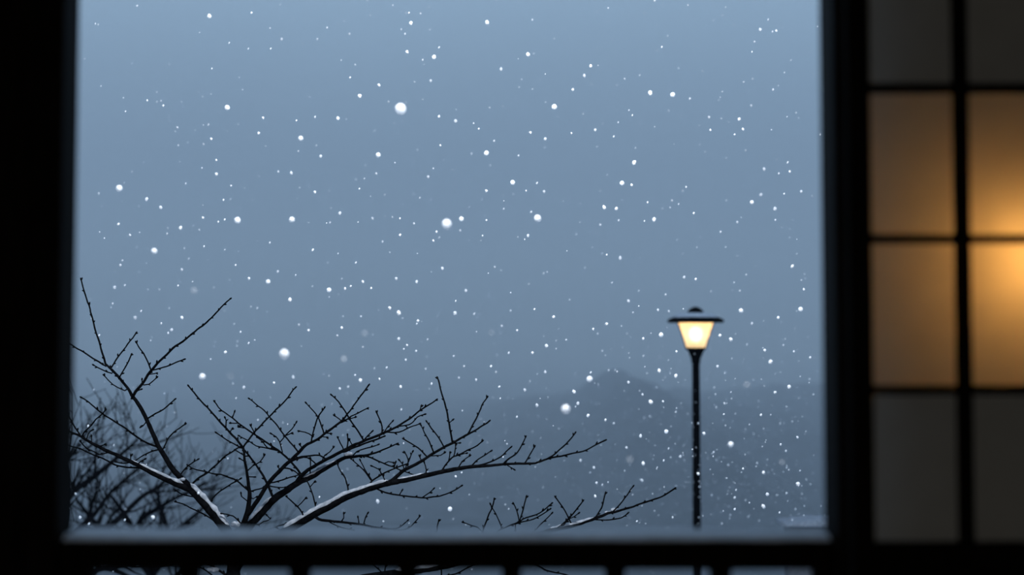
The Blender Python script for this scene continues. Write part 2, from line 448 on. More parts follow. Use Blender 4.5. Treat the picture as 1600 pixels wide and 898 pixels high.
br('C2', 'B', [(388, 803, 7), (398, 788, 7), (406, 777, 7), (418, 757, 6.6), (432, 740, 6.4), (453, 720, 5.8), (469, 704, 5.2), (480, 694, 4.8), (496, 686, 4.4), (510, 675, 4.2), (523, 666, 4), (536, 655, 3.6), (543, 647, 3), (560, 623, 2.6), (576, 602, 3)], 0, dz=-.05)
br('H', 'C', [(459, 758, 6), (463, 753, 6), (470, 744, 6), (481, 734, 5.6), (495, 726, 5.2), (507, 719, 5), (521, 712, 5), (537, 703, 5), (551, 696, 4.8), (565, 690, 4.8), (579, 685, 4.6), (598, 677, 4.4), (615, 669, 3.8), (626, 663, 3.5), (644, 651, 3), (656, 641, 2.8), (669, 633, 2.8), (681, 625, 2.4)], 0, dz=-.04)
br('L1', 'L', [(604, 755, 7), (612, 751, 6.5), (620, 744, 6), (628, 737, 5.6), (646, 727, 5), (660, 719, 5), (676, 709, 4.6), (692, 699, 4.4), (708, 691, 4.2), (728, 680, 3.8), (746, 670, 3), (764, 658, 2.8)], 0, dz=-.05)
T = [
 # (parent, points, w0, w1)
 ('A', [(166, 572), (154, 565), (141, 557), (126, 547), (112, 539), (96, 529)], 3, 2.2),
 ('A', [(175, 583), (167, 581), (158, 577), (147, 570)], 2.4, 2),
 ('A', [(172, 576), (185, 557), (199, 538), (207, 528), (212, 521)], 2.8, 2.4),
 ('A', [(185, 592), (193, 578), (199, 568), (205, 554)], 2.4, 2.2),
 ('A', [(195, 610), (184, 605), (176, 600), (169, 594), (163, 587)], 2.4, 2),
 ('A', [(206, 622), (212, 611), (222, 600), (231, 586), (238, 577), (246, 567), (260, 553), (275, 540), (286, 533), (300, 521), (316, 509), (323, 503), (338, 489), (345, 480), (355, 471), (360, 467)], 5, 2.2),
 ('#5', [(236, 579), (230, 564), (224, 552), (217, 542), (213, 535)], 2.6, 2),
 ('#5', [(238, 578), (255, 574), (270, 569), (287, 561)], 2.6, 2.2),
 ('#5', [(234, 585), (245, 583)], 2, 2),
 ('#5', [(224, 601), (233, 600), (240, 595), (245, 590)], 2.2, 2),
 ('#5', [(213, 611), (220, 608)], 2, 2),
 ('#5', [(222, 600), (222, 593)], 2, 2),
 ('A', [(229, 654), (243, 646), (256, 639), (266, 630), (273, 624)], 2.8, 2.2),
 ('A', [(253, 704), (262, 687), (271, 675), (280, 669), (289, 663)], 2.8, 2.2),
 ('A', [(246, 698), (226, 690), (205, 676), (188, 664), (175, 656), (160, 646), (148, 636), (138, 628), (127, 621)], 3.4, 2.2),
 ('A', [(249, 702), (233, 706), (220, 714), (208, 721)], 2.8, 2),
 ('A', [(281, 742), (289, 732), (298, 725), (309, 718)], 2.8, 2.2),
 ('A', [(296, 760), (307, 749), (325, 737), (341, 723), (354, 711), (368, 702), (374, 699)], 4, 2.6),
 ('A', [(327, 786), (337, 773), (350, 763), (362, 755), (369, 752), (375, 748)], 2.8, 2.2),
 ('A', [(344, 820), (322, 805), (310, 799), (296, 792), (285, 787), (275, 784)], 3, 2),
 ('A', [(304, 776), (292, 774), (284, 772), (275, 766)], 2.4, 2),
 ('A', [(230, 656), (224, 665), (221, 667)], 2.4, 2),
 ('D', [(220, 730), (200, 730), (180, 726), (160, 716), (141, 708), (125, 701), (108, 696)], 3.4, 2.4),
 ('D', [(205, 722), (192, 724), (182, 722)], 2.4, 2),
 ('D', [(170, 706), (155, 710), (147, 705), (136, 701), (130, 695), (126, 690)], 2.4, 2),
 ('D', [(128, 682), (132, 674), (142, 665), (150, 655), (159, 647), (165, 641)], 2.6, 2.4),
 ('D', [(126, 681), (117, 667), (110, 654), (104, 644)], 2.8, 2.4),
 ('D', [(135, 687), (137, 679), (141, 673), (144, 672)], 2.2, 2),
 ('D', [(143, 692), (143, 682)], 2, 2),
 ('D', [(153, 697), (159, 696), (163, 694)], 2, 2),
 ('D', [(204, 720), (204, 712)], 2, 2),
 ('D', [(215, 725), (220, 720), (226, 717)], 2, 2),
 ('B', [(380, 699), (386, 690), (396, 677), (408, 664), (421, 651), (432, 639), (446, 626), (453, 616), (458, 609), (461, 606)], 3.6, 2.6),
 ('B', [(353, 668), (353.6, 657), (351.5, 653)], 2.4, 2),
 ('B', [(359, 675), (363, 670)], 2, 2),
 ('B', [(380, 701), (361, 691), (347, 682), (338, 676)], 2.6, 2.2),
 ('B', [(387, 734), (396, 727)], 2.2, 2), ('B', [(389, 745), (397, 745)], 2.2, 2), ('B', [(383, 721), (375, 717)], 2.4, 2.2),
 ('B', [(389, 768), (379, 758), (370, 751), (351, 743), (336, 740), (326, 738), (314, 735), (300, 731), (294, 727)], 3.2, 2),
 ('B', [(389, 768), (400, 765), (411, 762), (417, 758)], 3, 2.6),
 ('B', [(388, 784), (377, 775), (376.6, 771)], 2.2, 2),
 ('B', [(389, 775), (395, 779), (400, 776)], 2, 2),
 ('B', [(379, 820), (372, 813), (364, 806), (353, 803), (347, 802)], 2.6, 2),
 ('C2', [(422, 754), (434, 752), (447, 747), (460, 744), (468, 741)], 2.8, 2.2),
 ('C2', [(418, 758), (434, 761), (445, 761)], 2.6, 2),
 ('C2', [(440, 731), (455, 733), (466, 740)], 3, 2.4), ('C2', [(438, 735), (435, 730)], 2.2, 2),
 ('C2', [(529, 661), (540, 657), (549, 650), (558, 645), (574, 638)], 2.8, 2.2),
 ('C2', [(533, 657), (530, 655), (523, 650)], 2.2, 2), ('C2', [(536, 656), (546, 655), (555, 652)], 2.2, 2),
 ('C2', [(480, 695), (486, 691), (487, 683), (491, 669), (497, 652), (507, 637)], 2.8, 2.4),
 ('C2', [(506, 677), (501, 661), (496, 650), (489, 641), (479, 630)], 2.8, 2.2),
 ('C2', [(486, 691), (488, 681), (476, 675), (468, 673)], 2.2, 2),
 ('C2', [(500, 683), (504, 682), (511, 683)], 2, 2), ('C2', [(508, 677), (516, 677.5)], 2, 2), ('C2', [(473, 700), (469, 695)], 2, 2),
 ('C2', [(466, 706), (460, 698), (445, 681), (432, 663), (421, 651), (413, 641), (403, 634), (390, 623)], 3.2, 2.2),
 ('C', [(428, 780), (421, 762), (414, 748), (405, 733), (397, 722), (386, 708), (383, 704)], 4.2, 3),
 ('#57', [(400, 725), (406, 721), (413, 712)], 2.2, 2),
 ('#57', [(389, 712), (383, 712), (368, 703)], 2.6, 2.2),
 ('C', [(470, 750), (471, 742), (452, 718), (438, 706), (418, 692), (397, 678), (378, 665), (363, 653), (346, 641), (335, 628)], 4.2, 2.2),
 ('#60', [(363, 653), (366, 644)], 2.4, 2.2), ('#60', [(371, 661), (361, 661)], 2, 2), ('#60', [(384, 669), (374, 667)], 2, 2), ('#60', [(399, 677), (392, 665)], 2, 2),
 ('#60', [(438, 706), (432, 704), (418, 700), (400, 696), (389, 689), (374, 681)], 2.6, 2),
 ('#60', [(430, 702), (418, 699), (411, 690), (402, 683)], 2.2, 2),
 ('#60', [(441, 706), (437, 690), (431, 682), (424, 678)], 2.6, 2),
 ('#66', [(437, 691), (447, 680), (456, 670), (463, 660)], 2.6, 2.2),
 ('#67', [(447, 680), (455, 677)], 2, 2),
 ('C', [(396, 818), (405, 820), (412, 815), (422, 811), (417, 805)], 2.2, 2),
 ('L', [(447, 830), (430, 823), (446, 819), (460, 816), (470, 813)], 2.2, 2),
 ('H', [(509, 717), (499, 711), (485, 712), (471, 713), (460, 717)], 3.2, 2.4),
 ('H', [(495, 727), (480, 714), (465, 717), (457, 720)], 2.6, 2),
 ('H', [(537, 706), (565, 694), (586, 687), (600, 681)], 4, 3),
 ('H', [(596, 678), (597, 666), (593, 654), (588, 644)], 2.6, 2.4), ('H', [(599, 676), (606, 667), (613, 658)], 2.4, 2.2),
 ('H', [(568, 689), (562, 677), (554, 666), (546, 654), (540, 644), (529, 627), (518, 617)], 3, 2.2),
 ('H', [(567, 689), (574, 681), (581, 674)], 2.6, 2.4), ('H', [(542, 700), (544, 689), (543, 680)], 2.6, 2.4), ('H', [(551, 696), (546, 687)], 2, 2),
 ('H', [(537, 703), (532, 693), (528, 684)], 2.4, 2.2), ('H', [(503, 721), (507, 711), (515, 706), (521, 699)], 2.4, 2),
 ('H', [(605, 675), (624, 675), (640, 667), (650, 664), (655, 662)], 2.6, 2), ('H', [(622, 666), (640, 663), (652, 652), (663, 647)], 2.4, 2), ('H', [(656, 641), (658, 635)], 2, 2),
 ('C', [(550, 713), (557, 706), (574, 700), (591, 695)], 2.6, 2.2),
 ('C', [(556, 712), (574, 713), (587, 718), (598, 723), (618, 731), (632, 736), (648, 742)], 3.6, 2),
 ('#87', [(600, 724), (607, 721), (614, 722)], 2, 2), ('#87', [(616, 730), (618, 723)], 2, 2),
 ('L', [(544, 774), (544, 768), (543, 759), (540, 747), (532, 736), (527, 726), (525, 722)], 3, 2),
 ('L', [(574, 764), (581, 751), (592, 744), (606, 736), (620, 731), (634, 726)], 3.8, 2.6),
 ('#91', [(581, 751), (565, 731), (549, 717)], 2.6, 2), ('#91', [(581, 750), (570, 733), (563, 719)], 2.4, 2),
 ('#91', [(596, 742), (593, 734), (582, 728)], 2.2, 2), ('L', [(602, 755), (601, 749), (593, 734)], 2.2, 2),
 ('L', [(493, 800), (493, 793), (491, 781), (485, 762), (480, 752)], 2.8, 2), ('#96', [(485, 760), (491, 753)], 2, 2),
 ('L', [(475, 812), (474, 806), (468, 795), (459, 786), (448, 776)], 2.8, 2.2), ('#98', [(465, 791), (471, 785), (477, 778)], 2, 2),
 ('C', [(485, 743), (485, 728), (485, 717)], 2.2, 2),
 ('L1', [(707, 691), (704, 675), (701, 658), (697, 636), (691, 617), (684, 591)], 3.6, 2.6), ('#101', [(702, 660), (707, 656)], 2, 2),
 ('L1', [(731, 678), (740, 661), (747, 648), (755, 629), (761, 621)], 3.2, 2.4), ('L1', [(694, 698), (683, 680), (674, 669), (667, 659)], 2.6, 2.4),
 ('L1', [(678, 708), (669, 686), (663, 676), (658, 665)], 2.6, 2), ('L1', [(668, 714), (660, 706), (648, 696), (631, 686)], 2.6, 2.4),
 ('L1', [(672, 712), (688, 711), (694, 707)], 2, 2), ('L1', [(705, 692), (718, 692)], 2, 2), ('L1', [(632, 735), (640, 716), (645, 706)], 2.4, 2), ('L1', [(637, 732), (638, 718), (633, 707)], 2.2, 2),
 ('L1', [(632, 735), (628, 724), (624, 719)], 2, 2), ('L1', [(658, 720), (656, 713)], 2, 2),
 ('L', [(689, 737), (700, 721), (708, 713), (720, 709), (732, 703), (746, 696), (753, 689)], 3.2, 2.4), ('#113', [(701, 720), (703, 707)], 2.2, 2), ('#113', [(709, 712), (712, 696)], 2.2, 2), ('#113', [(712, 712), (728, 708)], 2, 2),
 ('L', [(665, 742), (666, 734), (663, 722)], 2.4, 2), ('L', [(716, 731), (722, 720), (733, 712)], 2.6, 2), ('L', [(735, 729), (748, 717), (758, 711), (767, 705)], 2.8, 2.2), ('L', [(744, 728), (765, 722), (783, 713), (792, 705), (798, 699)], 3, 2.4),
 ('L', [(785, 726), (796, 716), (809, 706), (816, 694), (821, 683)], 3, 2.4), ('L', [(819, 724), (828, 711), (835, 698)], 2.6, 2.4), ('L', [(855, 717), (868, 708), (888, 689), (899, 676)], 3, 2.6), ('L', [(790, 725), (803, 733)], 2, 2),
 ('L', [(585, 762), (596, 767), (610, 771), (630, 774), (650, 776.6), (672, 777), (692, 773), (708, 767), (721, 759)], 3.4, 2.2), ('#125', [(660, 777), (672, 769), (678, 763)], 2.2, 2), ('#125', [(624, 773), (628, 766)], 2, 2),
 ('L', [(490, 806), (498, 811), (510, 813), (534, 815.5), (562, 818.6), (580, 822), (600, 825), (620, 825.5), (630, 819), (637, 813)], 5, 2), ('#128', [(605, 825), (622, 828), (638, 824), (648, 816), (656, 807)], 2.4, 2),
 ('#128', [(533, 815), (537, 808), (537, 802)], 2.2, 2), ('#128', [(561, 818), (559, 808)], 2, 2), ('#128', [(568, 819), (571, 808), (575, 802)], 2.2, 2), ('#128', [(512, 813), (527, 822), (540, 825), (552, 828)], 2.2, 2),
 ('M', [(929, 810), (940, 793), (946, 771)], 2.8, 2.4), ('M', [(956, 801), (969, 787), (980, 773), (989, 760)], 2.6, 2.2), ('M', [(926, 811), (940, 812), (952, 812), (970, 809), (981, 802)], 2.6, 2.2), ('M', [(876, 825), (882, 818), (890, 809), (910, 783)], 2.6, 2.4), ('M', [(894, 821), (889, 809), (880, 793), (868, 777)], 2.6, 2.4), ('#138', [(890, 810), (897, 807), (904, 802)], 2, 2), ('M', [(868, 827), (880, 817), (888, 810)], 2.2, 2),
 ('M', [(745, 868), (765, 842), (785, 826), (804, 818), (822, 809), (843, 801), (862, 787)], 3.4, 2.4), ('#141', [(800, 819), (829, 812), (843, 806), (859, 795)], 2.6, 2.2), ('#141', [(808, 816), (812, 812), (818, 795), (822, 777)], 2.6, 2.4), ('#141', [(811, 814), (808, 798), (803, 787)], 2.4, 2.2), ('#141', [(806, 817), (806, 828)], 2, 2),
 ('M', [(735, 873), (748, 848), (755, 829), (762, 807), (769, 793), (772, 780)], 2.8, 2.4), ('#141', [(780, 829), (784, 825), (778, 809), (769, 793), (767, 788)], 2.4, 2), ('M', [(765, 862), (752, 829), (738, 821), (724, 816)], 2.4, 2), ('M', [(815, 844), (836, 829), (842, 822), (862, 802)], 2.4, 2), ('M', [(690, 885), (682, 850), (683, 823), (686, 814)], 2.4, 2),
 ('M', [(680, 887), (720, 874), (790, 870), (839, 883), (850, 890), (866, 894), (886, 898), (910, 905)], 4, 2.4), ('M', [(690, 900), (712, 896), (735, 884), (760, 872)], 2.6, 2), ('M', [(600, 897), (602, 885), (604, 872)], 2.4, 2), ('M', [(600, 898), (586, 884), (570, 872)], 2.4, 2), ('trunk', [(364, 905), (345, 893), (332, 884), (318, 880)], 5, 3), ('trunk', [(363, 910), (340, 905), (325, 893), (312, 886)], 3, 2),
]
for i, (par, pts, w0, w1) in enumerate(T):
    if par[0] == '#':                      # grows from whichever earlier twig passes closest to its root
        x0, y0 = pts[0]
        par = min((n for n in BR if n[0] == 'T'), key=lambda n: min((q[0] - x0) ** 2 + (q[1] - y0) ** 2 for q in BR[n].q))
    br('T%d' % i, par, pts, w0, w1)

tree = empty('cherry_tree', P(340, 1800, 4.6), 'bare black cherry tree with snow on its limbs outside the window', 'tree')
TL = tree.location.copy()
def build_branch(b, twig):
    bm = bmesh.new()
    pts, rad = [], []
    n = len(b.q)
    s1 = random.random() * 50
    for i, (x, y, w) in enumerate(b.q):
        j = 0 if i == 0 else (.55 if w < 6 else .35)
        x2 = x + j * noise.noise(Vector((i * .45, s1, 0))) * 1.8
        y2 = y + j * noise.noise(Vector((i * .45, s1, 9))) * 1.8
        d = b.d[i]
        r = w * .5 * d / F * (1.0 + .13 * noise.noise(Vector((i * .9, s1, 4))))
        if w < 5: r *= .92
        pts.append(P(x2, y2, d)); rad.append(r)
    tube(bm, pts, rad, 6 if twig else 10)
    if twig or True:
        side, acc, nxt = 1, 0.0, random.uniform(6, 12)
        for i in range(1, n):
            x, y, w = b.q[i]
            acc += math.hypot(x - b.q[i - 1][0], y - b.q[i - 1][1])
            if w > 4.4: continue
            if acc >= nxt:
                acc = 0; nxt = random.uniform(9, 19); side = -side
                t = (pts[i] - pts[i - 1]).normalized()
                u = Vector((-t.z, random.uniform(-.5, .5), t.x)).normalized() * side
                dirv = (t * .85 + u * .6).normalized()
                L = random.uniform(2.0, 3.6) * b.d[i] / F
                R = dirv.to_track_quat('Z', 'Y').to_matrix()
                blob(bm, pts[i] + u * rad[i] * .7 + dirv * L * .4, L, 1, (.42, .42, 1), 0, R)
        t = (pts[-1] - pts[-2]).normalized()
        L = 3.1 * b.d[-1] / F
        R = t.to_track_quat('Z', 'Y').to_matrix()
        blob(bm, pts[-1] + t * L * .3, L, 1, (.5, .5, 1), 0, R)
    return bm, pts, rad
obs = {}
for nm, b in BR.items():
    if nm == 'trunk':
        bm, p3, r3 = build_branch(b, False); obs[nm] = obj('trunk', bm, M_BARK, tree, TL, True)
    elif b.parent == 'trunk':
        bm, p3, r3 = build_branch(b, nm[0] == 'T'); obs[nm] = obj('branch', bm, M_BARK, tree, TL, True); b.top = nm
    else:
        b.top = BR[b.parent].top
        bm, p3, r3 = build_branch(b, nm[0] == 'T')
        obs[nm] = obj('twig' if nm[0] == 'T' else 'side_branch', bm, M_BARK, obs[b.top], TL, True)
    b.p3, b.r3 = p3, r3

def snow_on(nm, xa, xb, k=.8, h=.55, lump=.5):
    b = BR[nm]
    idx = [i for i, q in enumerate(b.q) if min(xa, xb) <= q[0] <= max(xa, xb) and q[1] < 900]
    if len(idx) < 3: return
    sd = random.random() * 90
    pts, rad = [], []
    for a, i in enumerate(idx):
        t = (b.p3[min(i + 1, len(b.p3) - 1)] - b.p3[max(i - 1, 0)]).normalized()
        u = Vector((0, -.12, 1)); u = (u - t * u.dot(t)).normalized()
        e = min(1, (a + .4) / 2.5, (len(idx) - a - .6) / 2.5)
        n = 1 + lump * noise.noise(Vector((i * .42, sd, 2))) + lump * .5 * noise.noise(Vector((i * 1.3, sd, 7)))
        r = b.r3[i] * k * max(.18, n) * max(.25, e)
        pts.append(b.p3[i] + u * (b.r3[i] * h + .35 * r)); rad.append(r)
    bm = bmesh.new()
    # finer resample for a soft lumpy edge
    tube(bm, pts, rad, 9)
    obj('snow', bm, M_SNOW_DIM, obs[b.top], TL, True)
snow_on('A', 288, 353, .52, .66)
snow_on('D', 196, 286, .62, .6)
snow_on('C', 389, 434, .66, .6)
snow_on('C', 462, 532, .62, .6, .8)
snow_on('L', 440, 612, .70, .58, .25)
snow_on('L', 612, 672, .5, .6, .4)
snow_on('M', 858, 934, .75, .55, .4)
snow_on('M', 612, 720, .7, .6, .4)
def snow_lump(px, py, d, w, h, par):
    bm = bmesh.new(); s = d / F
    for k in range(5):
        blob(bm, P(px + random.uniform(-.5, .5) * w, py + random.uniform(-.1, .25) * h, d), h * .5 * s * random.uniform(.8, 1.15), 2, (1.3, 1, .9), .4, None, k + px)
    obj('snow', bm, M_SNOW_DIM, obs[par], TL, True)
snow_lump(363, 818, BR['A'].d[10], 24, 9, 'A')
snow_lump(370, 819, BR['A'].d[10], 10, 8, 'A')
snow_lump(547, 709, BR['C'].d[-8], 12, 7, 'C')
snow_lump(960, 796, BR['M'].d[-10], 12, 7, 'M')
snow_lump(950, 800, BR['M'].d[-10], 8, 5, 'M')
snow_lump(866, 826, BR['M'].d[-28], 8, 6, 'M')
snow_lump(284, 748, BR['A'].d[20], 8, 5, 'A')
snow_lump(330, 889, 4.6, 16, 8, 'T154' if 'T154' in obs and BR['T154'].parent == 'trunk' else 'A')

# ------------------------------------------------------------------ bare trees farther off at the left
def far_tree(loc, label, limbs, d, wmul, seed, density):
    random.seed(seed)
    root = empty('bare_tree', loc, label, 'tree')
    R0 = root.location.copy()
    def twigs(bm, pts, rad, level):
        n = len(pts)
        total = sum((pts[i + 1] - pts[i]).length for i in range(n - 1))
        cnt = int(total * density * (1.0 if level == 0 else .8)) + 1
        for k in range(cnt):
            f = random.uniform(.12, 1.0)
            i = min(int(f * (n - 1)), n - 2)
            p = pts[i].lerp(pts[i + 1], f * (n - 1) - i)
            t = (pts[i + 1] - pts[i]).normalized()
            ax = Vector((random.uniform(-.25, .25), random.choice((-1, 1)), random.uniform(-.25, .25))).normalized()
            q = Matrix.Rotation(math.radians(random.uniform(25, 62)), 3, ax) @ t
            q = (q + Vector((random.uniform(-.2, .2), random.uniform(-.5, .5), random.uniform(.0, .5)))).normalized()
            L = random.uniform(.25, .62) * (1 if level == 0 else .5)
            m = 5
            pp, v = [p], q
            for s in range(m):
                v = (v + Vector((random.uniform(-.18, .18), random.uniform(-.18, .18), random.uniform(-.08, .22)))).normalized()
                pp.append(pp[-1] + v * L / m)
            r0 = max(.0035, rad[i] * .5)
            rr = [r0 + (.0022 - r0) * s / m for s in range(m + 1)]
            tube(bm, pp, rr, 4, True)
            if level < 1: twigs(bm, pp, rr, level + 1)
    for li, pts in enumerate(limbs):
        q = cat([(x, y, w * wmul) for x, y, w in pts])
        off = random.uniform(-.5, .5)
        p3 = [P(x, y, d + (off * i / len(q) if li else 0)) for i, (x, y, w) in enumerate(q)]
        r3 = [w * .5 * d / F for _, _, w in q]
        bm = bmesh.new(); tube(bm, p3, r3, 7)
        if li: twigs(bm, p3, r3, 0)
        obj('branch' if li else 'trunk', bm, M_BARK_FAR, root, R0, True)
    random.seed(11)
d1 = 8.6
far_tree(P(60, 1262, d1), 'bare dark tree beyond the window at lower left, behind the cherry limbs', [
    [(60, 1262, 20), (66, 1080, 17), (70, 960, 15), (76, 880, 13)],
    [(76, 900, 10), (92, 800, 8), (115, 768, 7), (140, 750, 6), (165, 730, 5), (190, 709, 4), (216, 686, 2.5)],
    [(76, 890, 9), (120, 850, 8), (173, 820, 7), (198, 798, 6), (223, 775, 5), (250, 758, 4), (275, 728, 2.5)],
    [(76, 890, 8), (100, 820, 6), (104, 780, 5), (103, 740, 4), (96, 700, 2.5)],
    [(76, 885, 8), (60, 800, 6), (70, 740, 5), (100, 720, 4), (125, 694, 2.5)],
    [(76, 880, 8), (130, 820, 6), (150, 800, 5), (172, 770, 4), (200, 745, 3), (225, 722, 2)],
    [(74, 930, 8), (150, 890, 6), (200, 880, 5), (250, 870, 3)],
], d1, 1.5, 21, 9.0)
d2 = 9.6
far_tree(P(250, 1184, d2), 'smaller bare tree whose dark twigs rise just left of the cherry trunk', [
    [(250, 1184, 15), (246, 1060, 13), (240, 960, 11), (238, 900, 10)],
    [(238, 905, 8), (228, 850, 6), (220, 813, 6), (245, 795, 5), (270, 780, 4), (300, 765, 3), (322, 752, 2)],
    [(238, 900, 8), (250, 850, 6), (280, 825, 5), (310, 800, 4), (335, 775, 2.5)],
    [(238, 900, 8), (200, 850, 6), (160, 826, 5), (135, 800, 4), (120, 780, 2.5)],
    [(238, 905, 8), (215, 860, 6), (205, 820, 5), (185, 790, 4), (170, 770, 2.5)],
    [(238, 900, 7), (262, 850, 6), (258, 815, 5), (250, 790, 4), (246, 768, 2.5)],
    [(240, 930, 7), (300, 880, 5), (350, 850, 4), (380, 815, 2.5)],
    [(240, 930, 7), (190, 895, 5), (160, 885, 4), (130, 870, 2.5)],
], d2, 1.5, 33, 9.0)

# ------------------------------------------------------------------ terrain and hills
def terrain_z(x, y):
    z = .10 * noise.noise(Vector((x * .25, y * .25, 0)))
    if y > 14.0: z -= (y - 14.0) * .42 if y < 43 else 29 * .42
    return z
bm = bmesh.new()
ys = [1.9 + k * 1.2 for k in range(18)] + [25 + k * 6 for k in range(10)] + [90 + k * 40 for k in range(16)]
xs = [-500 + k * 40 for k in range(12)] + [-40 + k * 2.5 for k in range(33)] + [60 + k * 40 for k in range(12)]
g = [[bm.verts.new((x, y, terrain_z(x, y))) for x in xs] for y in ys]
for i in range(len(ys) - 1):
    for j in range(len(xs) - 1):
        bm.faces.new((g[i][j], g[i][j + 1], g[i + 1][j + 1], g[i + 1][j]))
obj('ground', bm, M_GROUND, smooth=True, kind='structure')

def hill(cx_px, d, w_m, dep, top_py, base_z, amp, seed, nx=150, ny=36):
    top = P(cx_px, top_py, d)
    bm = bmesh.new(); g = []
    for j in range(ny + 1):
        row = []
        for i in range(nx + 1):
            u = 2 * i / nx - 1; v = 2 * j / ny - 1
            x = top.x + u * w_m; y = top.y + v * dep
            k = math.exp(-(2.0 * u) ** 2) * (1 - u * u) * math.cos(min(1, abs(v)) * math.pi / 2) ** .8
            z = base_z + (top.z - base_z) * k
            z += amp * 1.2 * noise.noise(Vector((x * .05, y * .05, seed))) * k
            z += amp * noise.noise(Vector((x * .45, y * .45, seed + 5))) + amp * .7 * noise.noise(Vector((x * 1.1, y * .9, seed + 9)))
            row.append(bm.verts.new((x, y, z)))
        g.append(row)
    for j in range(ny):
        for i in range(nx):
            bm.faces.new((g[j][i], g[j][i + 1], g[j + 1][i + 1], g[j + 1][i]))
    obj('hill', bm, M_FOREST, smooth=True, kind='structure')
hill(985, 118, 17, 72, 588, -9.5, .5, 1)
hill(1030, 128, 62, 80, 618, -9.5, .6, 2)
hill(1400, 132, 60, 84, 606, -9.5, .6, 3)
hill(780, 142, 75, 84, 655, -9.5, .6, 4)
bm = bmesh.new()
ys = [30 + 90 * (k / 60) ** 1.3 for k in range(61)] + [140, 180, 240, 320, 420, 560]
xs = [-360, -260, -180, -130] + [-100 + k * 2.5 for k in range(81)] + [130, 180, 260, 360]
g = [[bm.verts.new((x, y, -9 + .7 * noise.noise(Vector((x * .4, y * .4, 3))) + 5.2 * math.exp(-(y - 30) / 28) + .5 * noise.noise(Vector((x * .1, y * .1, 8))))) for x in xs] for y in ys]
for i in range(len(ys) - 1):
    for j in range(len(xs) - 1):
        bm.faces.new((g[i][j], g[i][j + 1], g[i + 1][j + 1], g[i + 1][j]))
obj('valley', bm, M_FOREST, smooth=True, kind='structure')

# snow haze filling the valley beyond the street lamp
FOG = .013
bm = boxes((-420, 420, 14.5, 640, -60, 34))
m = bpy.data.materials.new('snow_haze'); m.use_nodes = True
nt = m.node_tree; nt.nodes.clear()
out = nt.nodes.new('ShaderNodeOutputMaterial'); vsn = nt.nodes.new('ShaderNodeVolumeScatter')
vsn.inputs['Color'].default_value = (.77, .785, .83, 1); vsn.inputs['Density'].default_value = FOG
nt.links.new(vsn.outputs[0], out.inputs['Volume'])
o = obj('haze', bm, m, kind='stuff')
tag(o, 'blue grey snow haze hanging over the hills in the valley', 'haze')

